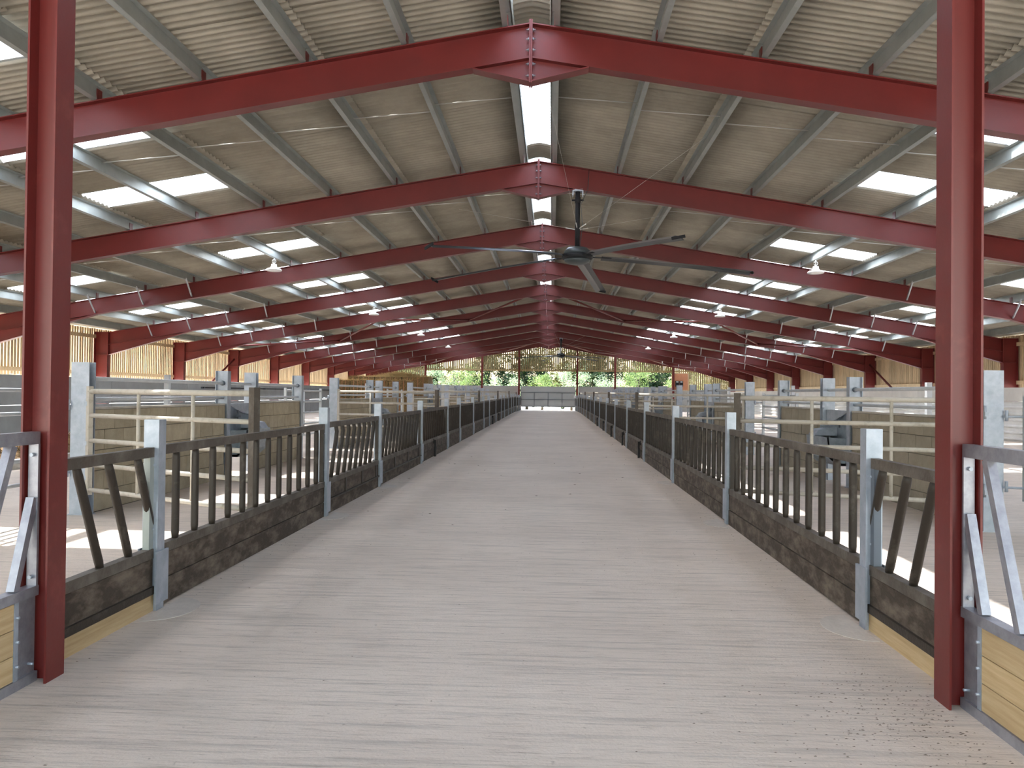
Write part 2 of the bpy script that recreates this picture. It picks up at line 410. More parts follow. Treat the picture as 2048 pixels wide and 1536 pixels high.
# ------------------------------------------------------------------ purlins with sag rods
def bm_purlin(s):
    m = MB(); t = 0.006; L = BAY - 0.01
    m.box(-t/2, t/2, 0, L, 0, 0.20)
    m.box(min(0, 0.065*s), max(0, 0.065*s), 0, L, 0, t); m.box(min(0, -0.065*s), max(0, -0.065*s), 0, L, 0.20 - t, 0.20)
    m.box(0.065*s - t/2, 0.065*s + t/2, 0, L, 0, 0.02)
    return m
for s, nm in ((-1, 'l'), (1, 'r')): ME['pur' + nm] = bm_purlin(s).mesh('purlin', 'galv_purlin')
tilt = math.atan(SL)
for s, nm, side in ((-1, 'l', 'straw bale'), (1, 'r', 'ribbed wall')):
    for i, px in enumerate(PUR):
        rod = None
        if i < len(PUR) - 1:
            p2 = PUR[i + 1]; d = p2 - px; ln = d / math.cos(tilt)
            rod = MB().tube([(0, 0, 0.05), (s * ln, 0, 0.16)], 0.009, 5).mesh('sag_rod', 'wire')
        for k in range(-1, KN):
            row = 'ridge row' if i == 0 else 'eaves row' if i == len(PUR) - 1 else '%s row from ridge' % ORD[i + 1]
            lab = 'galvanised roof purlin, %s, %s bay from slatted end wall, %s side' % (row, ORD[KN - k], side)
            o = link('purlin', ME['pur' + nm], None, (s * px, FY(k) + 0.005, zt(px) + 0.025), (0, tilt * s, 0))
            tag(o, lab, 'purlin', 'purlins on the %s side' % side if 0 < i < len(PUR) - 1 else ('ridge' if i == 0 else 'eaves') + ' purlins on the %s side' % side)
            if rod is not None and k >= 0:
                link('sag_rod', rod, o, (0, BAY * 0.42, 0))

# ------------------------------------------------------------------ roof sheets, rooflights, ridge
ROWS = [(0.29, 2.91), (2.91, 5.68), (5.68, 8.49), (8.49, 11.31), (11.31, 14.13), (14.13, 16.75)]
PITCH_W = BAY / 42.0
def sheet_geo(length, nper=7, seg=8, thick=0.007, amp=0.029, over=0.5):
    """lies along +X (down the slope) from 0 to length, along Y for one sheet width"""
    vs_, fs = [], []; n = int((nper + over) * seg) + 1
    for top in (0, 1):
        for xe in (0.0, length):
            for j in range(n):
                y = j * PITCH_W / seg
                vs_.append((xe, y, amp * math.sin(2 * math.pi * j / seg) + top * thick))
    for j in range(n - 1):
        fs.append((j, n + j, n + j + 1, j + 1))                     # underside
        fs.append((2*n + j, 2*n + j + 1, 3*n + j + 1, 3*n + j))      # top
        fs.append((j, j + 1, 2*n + j + 1, 2*n + j)); fs.append((n + j, 3*n + j, 3*n + j + 1, n + j + 1))
    fs.append((0, 2*n, 3*n, n)); fs.append((n - 1, 2*n - 1, 4*n - 1, 3*n - 1))
    return vs_, fs
def sheet_mesh(length, material):
    m = MB(); v, f = sheet_geo(length); m.v, m.f, m.s = v, f, [1] * len(f)
    me = m.mesh('roof_sheet', material); return me
LAP = 0.11
SHEETS = {}
for r, (xa, xb) in enumerate(ROWS):
    ln = (xb - xa + .09 + (LAP if r > 0 else 0.05)) / math.cos(tilt)
    SHEETS[(r, 'fibre_cement')] = (sheet_mesh(ln, 'fibre_cement'), ln)
    lnr = (xb - xa) / math.cos(tilt); SHEETS[(r, 'rooflight')] = (sheet_mesh(lnr, 'rooflight'), lnr)
SH = 0.238 + 0.026        # mean sheet height above the rafter top
n_parts = 0
for s, nm, side in ((-1, 'roof_left', 'straw bale'), (1, 'roof_right', 'ribbed wall')):
    root = thing(nm, 'corrugated fibre cement roof slope on the %s side' % side, 'roof', (0, 0, 0), kind='structure')
    stuff = MB(); cells = []
    for k in range(-2, KN):
        for j in range(6):
            for r in range(6): cells.append((k, j, r))
    shown = 0
    for (k, j, r) in cells:
        xa = ROWS[r][0] - (LAP if r > 0 else 0.05)
        y = FY(k) + j * BAY / 6
        light = r in (2, 4) and j in (1, 4)
        if light: xa = ROWS[r][0] + .06
        me, ln = SHEETS[(r, 'rooflight' if light else 'fibre_cement')]
        loc = (s * xa, y, zt(xa) + SH - 0.006)
        dt = tilt - 0.016 / ln                                     # the lower end rides on the sheet below
        # mirror by rotating half a turn about Z for the left slope
        if s == 1: M = Matrix.Translation(loc) @ Matrix.Rotation(dt, 4, 'Y')
        else: M = Matrix.Translation((loc[0], y + BAY / 6 + 0.5 * PITCH_W, loc[2])) @ Matrix.Rotation(math.pi, 4, 'Z') @ Matrix.Rotation(dt, 4, 'Y')
        vis = k >= 0
        if light and vis:
            o = link('rooflight', me, root); o.matrix_world = M; o['label'] = 'white translucent corrugated rooflight'
        elif light:
            o = link('rooflight', me, root); o.matrix_world = M
        elif vis and shown < 300:
            o = link('roof_sheet', me, root); o.matrix_world = M; shown += 1
        else:
            i0 = len(stuff.v); v, f = sheet_geo(ln)
            stuff.v += [tuple(M @ Vector(p)) for p in v]; stuff.f += [tuple(i0 + q for q in p) for p in f]; stuff.s += [1] * len(f)
    o = part('distant_roof_sheet', stuff, 'fibre_cement', root); o['kind'] = 'stuff'
# ridge: curved corrugated caps, clear along most of each bay
def ridge_geo(L):
    vs_, fs = [], []; na, ny = 11, int(round(L / PITCH_W * 6)) + 1
    for top in (0, 0.007):
        for i in range(na):
            t = -1 + 2 * i / (na - 1); x = 0.40 * t
            zc = ZA + 0.30 + 0.115 * (1 - t * t) ** 0.8 - 0.03 * abs(t)
            for j in range(ny):
                vs_.append((x, j * PITCH_W / 6, zc + 0.018 * math.sin(2 * math.pi * j / 6) + top))
    N = na * ny
    for i in range(na - 1):
        for j in range(ny - 1):
            a = i * ny + j
            fs.append((a, a + 1, a + ny + 1, a + ny)); fs.append((N + a, N + a + ny, N + a + ny + 1, N + a + 1))
    return vs_, fs
rd = thing('roof_ridge', 'curved corrugated ridge capping with clear sections letting in daylight', 'ridge', (0, 0, 0), kind='structure')
RM = {}
for matn in ('fibre_cement', 'ridge_clear'):
    m = MB(); m.v, m.f = ridge_geo(BAY / 6 + PITCH_W * 0.5); m.s = [1] * len(m.f); RM[matn] = m.mesh('ridge_sheet', matn)
for k in range(-2, KN):
    for j in range(6):
        opaque = j == 0
        o = link('ridge_sheet', RM['fibre_cement' if opaque else 'ridge_clear'], rd, (0, FY(k) + 0.05 + j * BAY / 6, 0))
for s in (-1, 1):   # upstand flashing under the ridge caps
    m = MB(); m.box(min(s*.245, s*.255), max(s*.245, s*.255), YB, YE + .3, ZA + 0.16, ZA + 0.36); part('ridge_upstand', m, 'galv_purlin', rd)

# ------------------------------------------------------------------ side walls
def board_mesh(w, h, t=0.022): return MB().box(-t/2, t/2, -w/2, w/2, 0, h).mesh('board', 'slat_timber')
def side_wall(s, name, lab, zb, vis0, pitch, bw):
    root = thing(name, lab, 'wall', (s * 16.1, YB, 0), kind='structure')
    zt_ = zt(16.33) + 0.225; xw = s * (XO + 0.05)
    bm_ = board_mesh(bw, zt_ - zb); y = YE - 0.1; ysb = []
    while y > YB: ysb.append(y); y -= pitch
    near = sorted([y for y in ysb if y > vis0])[:300]
    nearset = set(near); st = MB()
    for y in ysb:
        yy = y + random.uniform(-.008, .008)
        if y in nearset:
            link('board', bm_, root, (xw - s * 16.1, yy - YB, zb + random.uniform(-.012, .012)))
        else: st.box(xw - .011, xw + .011, yy - bw/2, yy + bw/2, zb, zt_)
    o = part('distant_board', st, 'slat_timber', root); o['kind'] = 'stuff'
    if s > 0:      # staggered outer row of boards, added to darken the gaps between slats
        st = MB()
        for y in ysb: st.box(xw + .06, xw + .082, y + pitch/2 - bw/2, y + pitch/2 + bw/2, zb, zt_)
        o = part('gap_darkening_board', st, 'slat_timber', root); o['kind'] = 'stuff'
    for z in (zb + 0.10, zb + 1.42):
        m = MB(); xa, xb = sorted((s * (XO - 0.02), s * (XO + 0.035))); m.box(xa, xb, YB, YE, z, z + 0.13)
        part('timber_rail', m, 'slat_timber', root)
    return root
wl_ = side_wall(-1, 'wall_left', 'side wall of glowing timber slats above grey concrete panels', 1.93, 23.0, 0.150, 0.108)
wr_ = side_wall(1, 'wall_right', 'side wall of timber slats above a pale band and ribbed galvanised sheets', 1.90, 27.0, 0.135, 0.108)
for k in range(-2, KN):   # concrete panels of the left wall: two rows to a bay
    for za, zb in ((-0.05, 0.98), (0.995, 1.90)):
        m = MB().box(-XI + 0.01, -XI + 0.13, FY(k) + 0.012, FY(k + 1) - 0.012, za, zb); part('panel', m, 'panel_concrete', wl_)
for k in range(-2, KN):   # pale skirt and ribbed galvanised sheets of the right wall
    m = MB().box(XI - 0.13, XI - 0.06, FY(k) + 0.006, FY(k + 1) - 0.006, 1.43, 1.88); part('panel', m, 'skirt', wr_)
    pr, z = [], 0.0
    while z < 1.42:
        pr += [(XI - .075, z), (XI - .075, min(1.42, z + .12)), (XI - .115, min(1.42, z + .145)), (XI - .115, min(1.42, z + .185))]; z += .21
    pr += [(XI - .05, 1.425), (XI - .05, 0.0)]
    part('ribbed_sheet', MB().prism(pr, 'y', FY(k) + .006, FY(k + 1) - .006), 'galv_sheet', wr_)
# ------------------------------------------------------------------ far gable
wf = thing('wall_far', 'end wall of timber slats above grey panels with a tree view between', 'wall', (0, YE, 0), kind='structure')
yb = YE + 0.16; x = -16.2
while x < 16.2:
    ax_ = abs(x)
    lo = 3.50 if ax_ < 10.85 else 1.92
    if 10.95 < x < 12.25: lo = 3.46
    hi = zt(x) + 0.20
    if hi > lo + 0.1:
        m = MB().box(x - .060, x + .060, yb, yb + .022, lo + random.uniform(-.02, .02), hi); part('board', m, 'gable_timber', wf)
    x += 0.163
for z, xa in ((3.56, 15.6), (4.92, 7.2)):
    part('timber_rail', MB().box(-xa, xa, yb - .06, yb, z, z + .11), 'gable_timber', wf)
for xa, xb in ((-16.2, -10.9), (-10.88, -5.87), (-5.85, -2.66), (2.64, 5.83), (5.85, 10.88), (10.9, 16.2)):
    part('panel', MB().box(xa, xb, YE + .10, YE + .15, -0.05, 2.20 if abs(xa + xb) < 21 else 1.93), 'gable_panel', wf)
for xp in (-10.9, -5.86, -2.58, 2.54, 5.86, 10.93):
    sd_ = 'straw bale side' if xp < 0 else 'ribbed wall side'
    lab = ('red steel gable post beside the grey sheeted door, %s' if abs(xp) < 3 else 'red steel gable post between door and outermost gable post, %s' if abs(xp) < 7 else 'outermost red steel gable post of the end wall, %s') % sd_
    t = thing('gable_post', lab, 'post', (xp, YE, zf(YE)), 'inner gable posts' if abs(xp) < 3 else 'middle gable posts' if abs(xp) < 7 else 'outer gable posts')
    part('shaft', MB().ibeam((xp, YE, zf(YE) - .02), (xp, YE, zt(xp) - RD + .01), 0.18, 0.16, .012, .01, (0, 1, 0)), 'red_paint', t)
    part('base_plate', MB().box(xp - .12, xp + .12, YE - .12, YE + .085, zf(YE) - .03, zf(YE) + .015), 'red_paint', t)
d = thing('sheeted_door', 'wide grey sheeted door closing the far end of the passage', 'door', (0, YE, 0.37))
part('sheet', MB().box(-2.42, 2.40, YE - .03, YE - .01, 0.37, 2.18), 'grey_door', d)
for z in (0.39, 1.0, 1.60): part('rail', MB().box(-2.42, 2.40, YE - .08, YE - .03, z, z + .05), 'door_frame_steel', d)
for x in (-2.42, -1.25, -0.03, 1.2, 2.35): part('upright', MB().box(x, x + .05, YE - .085, YE - .03, 0.37, 1.65), 'door_frame_steel', d)
for x in (-2.45, 2.43):
    for z in (0.55, 1.75): part('hinge', MB().box(x - .05, x + .05, YE - .06, YE - .02, z, z + .10), 'door_frame_steel', d)
t = thing('equipment_board', 'orange timber board on the end wall carrying two black boxes', 'board', (11.6, YE, 1.9))
part('board_face', MB().box(11.02, 12.2, YE + .02, YE + .06, 2.0, 3.42), 'orange_board', t)
part('batten', MB().box(11.0, 12.24, YE, YE + .05, 3.40, 3.47), 'slat_timber', t); part('batten', MB().box(12.18, 12.25, YE, YE + .05, 1.95, 3.42), 'slat_timber', t)
part('batten', MB().box(11.0, 12.25, YE, YE + .05, 1.93, 2.0), 'slat_timber', t)
for i, x in enumerate((11.10, 11.46)):
    b = thing('control_box', 'black electrical control box %s on the orange board' % ('nearest the red gable post' if i == 0 else 'farther from the red gable post'), 'box', (x + .15, YE - .02, 2.28))
    cs = part('case', MB().box(x, x + .30, YE - .14, YE + .02, 2.28, 2.78), 'fan_black', b)
    part('label_plate', MB().box(x + .06, x + .24, YE - .145, YE - .14, 2.66, 2.72), 'label_white', cs)
    part('cable', MB().tube([(x + .1, YE - .06, 2.28), (x + .1, YE - .04, 2.05)], 0.012, 6), 'black_rubber', b)
t = thing('switch_box', 'small white switch box on the gable post beside the grey door', 'box', (2.44, YE - .12, 1.15))
part('case', MB().box(2.25, 2.42, YE - .2, YE - .1, 1.18, 1.42), 'label_white', t); part('bracket', MB().box(2.36, 2.5, YE - .12, YE - .08, 1.22, 1.36), 'galv', t)

# ------------------------------------------------------------------ bracing
def brace(p0, p1, r, lab, grp):
    t = thing('brace', lab, 'brace', p0, grp)
    part('tube', MB().tube([p0, p1], r, 10), 'red_paint', t)
    a = (Vector(p1) - Vector(p0)).normalized()
    for p, sgn in ((Vector(p0), 1), (Vector(p1), -1)):
        part('gusset', MB().bar(tuple(p - a * sgn * .05), tuple(p + a * sgn * .16), 0.12, 0.012, (0, 0, 1)), 'red_paint', t)
for s in (-1, 1):
    for k, kn in ((5, 6), (10, 11)):
        pts = [0.75, 3.9, 7.2, 10.5, 14.6]
        for i in range(4):
            ka, kb = (k, kn) if i % 2 == 0 else (kn, k)
            xa, xb = s * pts[i], s * pts[i + 1]
            brace((xa, FY(ka) + (.1 if ka == k else -.1), zt(xa) - .36), (xb, FY(kb) + (.1 if kb == k else -.1), zt(xb) - .36), 0.04,
                  'red tubular roof brace, %s from the ridge, %s, %s' % (ORD[i + 1], 'by the slatted end wall' if k == 10 else 'at mid-barn', 'straw bale side' if s < 0 else 'ribbed wall side'), 'roof braces by the end wall' if k == 10 else 'mid-barn roof braces')
    brace((s * 16.03, FY(6) + .1, 3.15), (s * 16.03, FY(5) + .25, 0.5), 0.05, 'red tubular wall brace running down from a column, %s' % ('straw bale side' if s < 0 else 'ribbed wall side'), 'wall braces')

# ------------------------------------------------------------------ near red posts
for s in (-1, 1):
    side = 'straw bale side' if s < 0 else 'ribbed wall side'
    xc = s * 2.297; yc = 4.05
    t = thing('steel_post', 'large red steel I-section post on the %s at the mouth of the passage' % side, 'post', (xc, yc, 0))
    part('shaft', MB().ibeam((xc, yc, 0), (xc, yc, 5.42), 0.152, 0.155, .011, .008, (1, 0, 0)), 'red_paint_worn', t)
    part('cap_plate', MB().box(xc - .12, xc + .12, yc - .1, yc + .22, 5.36, 5.385), 'red_paint', t)
    part('bolt', MB().tube([(xc - s*.045, yc - .014, 1.10), (xc - s*.045, yc + .014, 1.10)], 0.008, 8), 'dark_galv', t)
    part('bolt', MB().tube([(xc - s*.045, yc - .014, 0.62), (xc - s*.045, yc + .014, 0.62)], 0.008, 8), 'dark_galv', t)

# ------------------------------------------------------------------ feed barriers along the passage
POST_L = [5.38, 9.48, 12.46, 16.5, 20.66, 23.45, 27.5, 31.7, 34.55, 38.6, 42.7, 45.6, 49.6, 53.7, 56.6, 60.7, 64.8, 67.7]
POST_R = [5.34, 9.46, 13.62, 17.78, 21.93, 26.08, 30.24, 34.4, 38.55, 42.7, 46.85, 51.0, 55.15, 59.3, 63.45, 67.6]
XB = 2.38
def fence_post(s, y, i):
    side = 'straw bale side' if s < 0 else 'ribbed wall side'
    z = zf(y)
    lab = ('galvanised barrier post nearest the large red post, %s' % side) if i == 0 else 'galvanised box post, %s barrier post beyond the large red post, %s' % (ORD[i + 1], side)
    t = thing('barrier_post', lab, 'post', (s * XB, y, z), None if i == 0 else 'barrier posts, %s' % side)
    part('shaft', MB().box(s*XB - .052, s*XB + .052, y - .05, y + .05, z - .02, z + 1.285), 'galv', t)
    xa, xb = sorted((s * (XB - .052), s * (XB - .066)))
    part('cover_plate', MB().box(xa, xb, y - .085, y + .085, z + .05, z + .40), 'galv', t)
    xa, xb = sorted((s * (XB + .052), s * (XB + .064)))
    part('back_plate', MB().box(xa, xb, y - .085, y + .085, z + .05, z + .42), 'dark_galv', t)
    if i < 3:
        for zz in (0.55, 0.98): part('bolt', MB().tube([(s*XB - s*.02, y - .062, z + zz), (s*XB - s*.02, y - .04, z + zz)], 0.008, 8), 'galv', t)
BARS = {}
def bar_mesh(lean, curved):
    key = (lean, curved)
    if key not in BARS:
        z0, z1 = 0.415, 1.04
        if curved:
            pts = [(0, lean, z0), (0, lean * .45, z0 + .3), (0, lean * .1, z1 - .16), (0, -lean * .05, z1 - .07), (0, lean * .12, z1)]
            m = MB().tube(pts, 0.026, 8)
        else:      # round tube, flattened a little where it is welded to the rails
            m = MB().tube([(0, lean, z0), (0, lean * .93, z0 + .045), (0, lean * .07, z1 - .045), (0, 0, z1)], 0.027, 10)
            m.v = [(x * (.8 if z < z0 + .01 or z > z1 - .01 else 1.0), y, z) for x, y, z in m.v]
        BARS[key] = m.mesh('bar', 'dirty_steel')
    return BARS[key]
def kick(root, s, ya, yb_, z, z0, z1, n, material='kick_board', th=0.05):
    h = (z1 - z0) / n
    for q in range(n):
        m = MB().box(s*XB - th/2 + random.uniform(-.004, .004), s*XB + th/2, ya, yb_, z + z0 + q*h + .004, z + z0 + (q+1)*h - .004)
        part('kick_board', m, material, root)
def barrier(s, ya, yb_, kind, i):
    side = 'straw bale side' if s < 0 else 'ribbed wall side'
    ym = (ya + yb_) / 2; z = zf(ym)
    names = {'upright': ('weathered feed barrier with upright bars, %s beyond the large red post, %s' % (ORD[i + 1], side), 'upright barred barriers, %s' % side),
             'lean': ('weathered feed barrier with straight leaning bars, %s beyond the large red post, %s' % (ORD[i + 1], side), 'leaning barred barriers, %s' % side),
             'curve': ('weathered feed barrier with curved slanting bars, %s beyond the large red post, %s' % (ORD[i + 1], side), 'curved barred barriers, %s' % side)}
    lab, grp = names[kind]
    if i == 0: lab, grp = 'short feed barrier of three leaning bars beside the large red post, %s' % side, None
    t = thing('feed_barrier', lab, 'barrier', (s * XB, ym, z), grp)
    a, b = ya + .055, yb_ - .055
    part('top_rail', MB().box(s*XB - .025, s*XB + .025, a, b, z + 1.035, z + 1.10), 'dirty_rail', t)
    part('bottom_rail', MB().box(s*XB - .03, s*XB + .03, a, b, z + .355, z + .42), 'dirty_rail', t)
    for yy in (a + .02, b - .02):
        if i == 0 and yy < ym: continue
        part('end_stile', MB().box(s*XB - .022, s*XB + .022, yy - .03, yy + .03, z + .42, z + 1.035), ('dark_galv' if s > 0 else 'galv_purlin') if i == 0 else 'dirty_steel', t)
    lean = {'upright': 0.0, 'lean': 0.26, 'curve': -0.24}[kind]
    me = bar_mesh(lean, kind == 'curve')
    L = b - a
    if i == 0: pos = [4.47, 4.80, 5.15]
    else:
        n = int(round((L - 0.5) / 0.325)); st = (L - 0.52 - abs(lean)) / n
        pos = [a + .26 + (abs(lean) if lean < 0 else 0) + st * q for q in range(n + 1)]
    for y in pos: link('bar', me, t, (0, y - ym, 0))
    if i == 0:
        kick(t, s, a, b, z, .145, .355, 1)
        xa, xb = sorted((s * (XB - .045), s * (XB + .02)))
        part('steel_channel', MB().box(xa, xb, a, b, z + .12, z + .17), 'dirty_steel', t)
        part('new_board', MB().box(s*XB - .03, s*XB + .03, a - .02, b + .02, z - .01, z + .115), 'new_timber', t)
        if s < 0: part('end_stile', MB().box(s*XB - .022, s*XB + .022, b - .06, b, z + .12, z + .355), 'dirty_steel', t)
    else:
        kick(t, s, a, b, z, 0.0, .355, 2)
        xa, xb = sorted((s * (XB - .04), s * (XB - .024)))
        if kind == 'curve':
            for q in (0.30, 0.62, 0.93):
                part('strap', MB().box(xa, xb, a + L*q - .03, a + L*q + .03, z + .17, z + .36), 'dirty_steel', t)
            part('ledge', MB().box(min(s*(XB-.05), s*XB), max(s*(XB-.05), s*XB), a, b, z + .165, z + .185), 'dirty_steel', t)
kl = ['lean', 'upright', 'curve', 'curve', 'lean'] + ['upright'] * 20
kr = ['lean', 'upright', 'upright', 'upright'] + ['upright'] * 20
for s, posts, kinds in ((-1, POST_L, kl), (1, POST_R, kr)):
    ends = [4.13] + posts + [YE - 0.12]
    for i, y in enumerate(posts): fence_post(s, y, i)
    for i in range(len(ends) - 1):
        barrier(s, ends[i] if i else ends[i] - .05, ends[i + 1], kinds[i], i)
# round concrete footings of the nearest posts
for s, y in ((-1, 5.38), (1, 5.34), (1, 9.46), (-1, 9.48), (-1, 12.46), (1, 13.62)):
    n = 24; m = MB(); m.prism([(s*(XB - .06) - s*.24*math.sin(math.pi * q / n), y - .30*math.cos(math.pi * q / n)) for q in range(n + 1)], 'z', zf(y) - .01, zf(y) + .004)
    part('post_footing', m, 'footing', floor)

# bright galvanised barriers and new boards on the camera side of the red posts
for s in (-1, 1):
    side = 'straw bale side' if s < 0 else 'ribbed wall side'
    X = s * 2.325; ya, yb_ = 1.0, 4.02
    t = thing('feed_barrier', 'new bright galvanised feed barrier with clean timber boards, %s' % side, 'barrier', (X, 2.6, 0))
    part('top_rail', MB().box(X - .025, X + .025, ya, yb_, 1.205, 1.268), 'galv_bright', t)
    part('bottom_rail', MB().box(X - .03, X + .03, ya, yb_, .435, .485), 'galv_bright', t)
    part('base_rail', MB().box(X - .03, X + .03, ya, yb_, .0, .05), 'galv_bright', t)
    part('end_stile', MB().box(X - .026, X + .026, yb_ - .016, yb_, .485, 1.205), 'galv_bright', t)
    part('end_plate', MB().box(X - .012, X + .012, 3.875, yb_, .05, .435), 'galv_bright', t)
    part('angle', MB().box(X - .025, X + .025, 3.845, 3.875, .05, .435), 'galv', t)
    for q in range(3):
        part('board', MB().box(X - .022, X + .022, ya, 3.842, .053 + q * .127, .053 + (q + 1) * .127 - .004), 'new_timber', t)
    part('bar', MB().bar((X, 4.0, .93), (X, 3.86, .485), .042, .04, (1, 0, 0)), 'galv_bright', t)
    for q in range(8):
        y1 = 3.83 - q * .33
        part('bar', MB().bar((X, y1, 1.205), (X, y1 - .27, .485), .042, .042, (1, 0, 0)), 'galv_bright', t)
    for zz in (1.15, .53): part('bolt', MB().tube([(X, 4.004, zz), (X, 3.985, zz)], 0.010, 8), 'galv', t)
    for (yy, zz) in ((3.97, .1), (3.86, .36), (3.86, .24), (3.86, .12)):
        part('bolt', MB().tube([(X - s*.012, yy, zz), (X - s*.04, yy, zz)], 0.007, 8), 'galv', t)

# ------------------------------------------------------------------ pen lines: tall posts, block walls, troughs, rails, gates
PER = 11.0; XP = 5.2
def tall_post(s, x, y, face, lab, grp):
    z = zf(y)
    t = thing('pen_post', lab, 'post', (s * x, y, z), grp)
    part('shaft', MB().ibeam((s*x, y, z - .02), (s*x, y, z + 1.79), *((0.14, 0.215) if face else (0.21, 0.14)), .012, .009, (0, 1, 0) if face else (1, 0, 0)), 'galv', t)
    part('base_plate', MB().box(s*x - .13, s*x + .13, y - .072, y + .072, z - .03, z + .012), 'galv', t)
    if face:
        for zz in (1.28, .82, .42): part('lug', MB().box(s*x - s*.13, s*x - s*.09, y - .14, y - .10, z + zz, z + zz + .05).tube([(s*x - s*.12, y - .12, z + zz - .03), (s*x - s*.12, y - .12, z + zz + .12)], .013, 6), 'galv', t)
def block_wall(s, ya, yb_, lab, grp, single, dusty):
    z = zf((ya + yb_) / 2); ym = (ya + yb_) / 2; X = s * XP; th = .14
    t = thing('block_wall', lab, 'wall', (X, ym, z), grp)
    part('mortar', MB().box(X - th/2 + .008, X + th/2 - .008, ya, yb_, z - .02, z + 1.222), 'mortar', t)
    part('coping', MB().box(X - .074, X + .074, ya, yb_, z + 1.224, z + 1.25), 'cap_concrete', t)
    matn = 'block_dusty' if dusty else 'block'
    allm = MB(); cache = {}
    for r in range(5):
        y = ya + .01 - (0.225 if r % 2 else 0)
        z0 = z + .006 + r * .2445
        while y < yb_ - .02:
            a, b = max(y, ya), min(y + .44, yb_)
            if b - a > .05:
                if single:
                    key = round(b - a, 3)
                    if key not in cache: cache[key] = MB().box(-th/2, th/2, 0, b - a, 0, .234).mesh('block', matn)
                    link('block', cache[key], t, (random.uniform(-.003, .003), a - ym, z0 - z))
                else: allm.box(X - th/2, X + th/2, a, b, z0, z0 + .234)
            y += .45
    if not single: part('blockwork', allm, matn, t)['kind'] = 'stuff'
def trough(s, ya, yb_, lab, grp):
    z = zf(ya); ym = (ya + yb_) / 2; X = s * XP
    t = thing('water_trough', lab, 'trough', (X, ym, z), grp)
    a, b = ya + .10, yb_ - .10
    # folded steel back panel
    part('back_panel', MB().box(X + s*.02 - .012, X + s*.02 + .012, a - .03, b + .03, z + .75, z + 1.24), 'trough_steel', t)
    # bowl: tapered trough hung towards the passage
    prof = [(-.06, .78), (-.06, .42), (.02, .34), (.22, .34), (.36, .46), (.40, .80), (.375, .80), (.335, .49), (.21, .38), (.03, .38), (-.035, .44), (-.035, .78)]
    m = MB(); m.prism([(X - s * p, z + q) for p, q in prof], 'y', a, b)
    m.prism([(X - s * p, z + q) for p, q in prof[:6]], 'y', a, a + .012); m.prism([(X - s * p, z + q) for p, q in prof[:6]], 'y', b - .012, b)
    bw_ = part('bowl', m, 'trough_steel', t)
    part('water', MB().box(min(X + s*.03, X - s*.33), max(X + s*.03, X - s*.33), a + .012, b - .012, z + .66, z + .68), 'fan_grey', bw_)
    part('float_cover', MB().prism([(X - s*(-.03), z + .80), (X - s*.37, z + .80), (X - s*.30, z + .90), (X - s*(-.03), z + .96)], 'y', b - .36, b - .01), 'galv', t)
    hood = []
    for q in range(9): hood.append((a + (b - a) * q / 8, z + 1.24 - .20 * math.sin(math.pi * q / 16)))
    hood += [(b, z + 1.24), (a, z + 1.24)]
    xa, xb = sorted((X - s*.03, X - s*.05))
    part('splash_plate', MB().prism(hood, 'x', xa, xb), 'galv', t)
    part('pivot', MB().tube([(X - s*.05, ym - .1, z + .95), (X - s*.05, ym - .1, z + 1.12)], .014, 6).box(X - s*.05 - .03, X - s*.05 + .03, ym - .15, ym - .05, z + 1.0, z + 1.03), 'dark_galv', t)
    for yy in (a + .02, b - .02): part('bracket', MB().box(X - .03, X + .03, yy - .015, yy + .015, z - .01, z + .80), 'galv', t)
def tube_gate(p0, p1, zs, r, material, lab, cat='gate', grp=None, uprights=2, stile_ext=.0, post=False, r_top=None):
    p0, p1 = Vector((p0[0], p0[1], 0)), Vector((p1[0], p1[1], 0)); z = zf((p0.y + p1.y) / 2)
    t = thing('tubular_gate' if cat == 'gate' else 'guard_rail', lab, cat, (p0.x, p0.y, z), grp)
    dz = Vector((0, 0, z))
    for i, q in enumerate(zs):
        h = Vector((0, 0, q)) + dz
        part('rail', MB().tube([p0 + h, p1 + h], (r_top or r) if i == 0 else r, 8), material, t)
    a = (p1 - p0).normalized()
    for e, p in ((0, p0), (1, p1)):
        w = .055 if not (post and e == 1) else .075
        m = MB().bar(tuple(p + dz + Vector((0, 0, zs[-1] - .06))), tuple(p + dz + Vector((0, 0, zs[0] + .06 + stile_ext))), w, w, tuple(a))
        part('stile', m, 'dirty_rail' if post and e == 1 else material, t)
    for u in range(uprights):
        p = p0.lerp(p1, (u + 1) / (uprights + 1)) + dz
        part('upright', MB().tube([p + Vector((0, 0, zs[-1])), p + Vector((0, 0, zs[0]))], r * .8, 8), material, t)
    return t
GZ = [1.45, 1.17, .88, .60, .31]
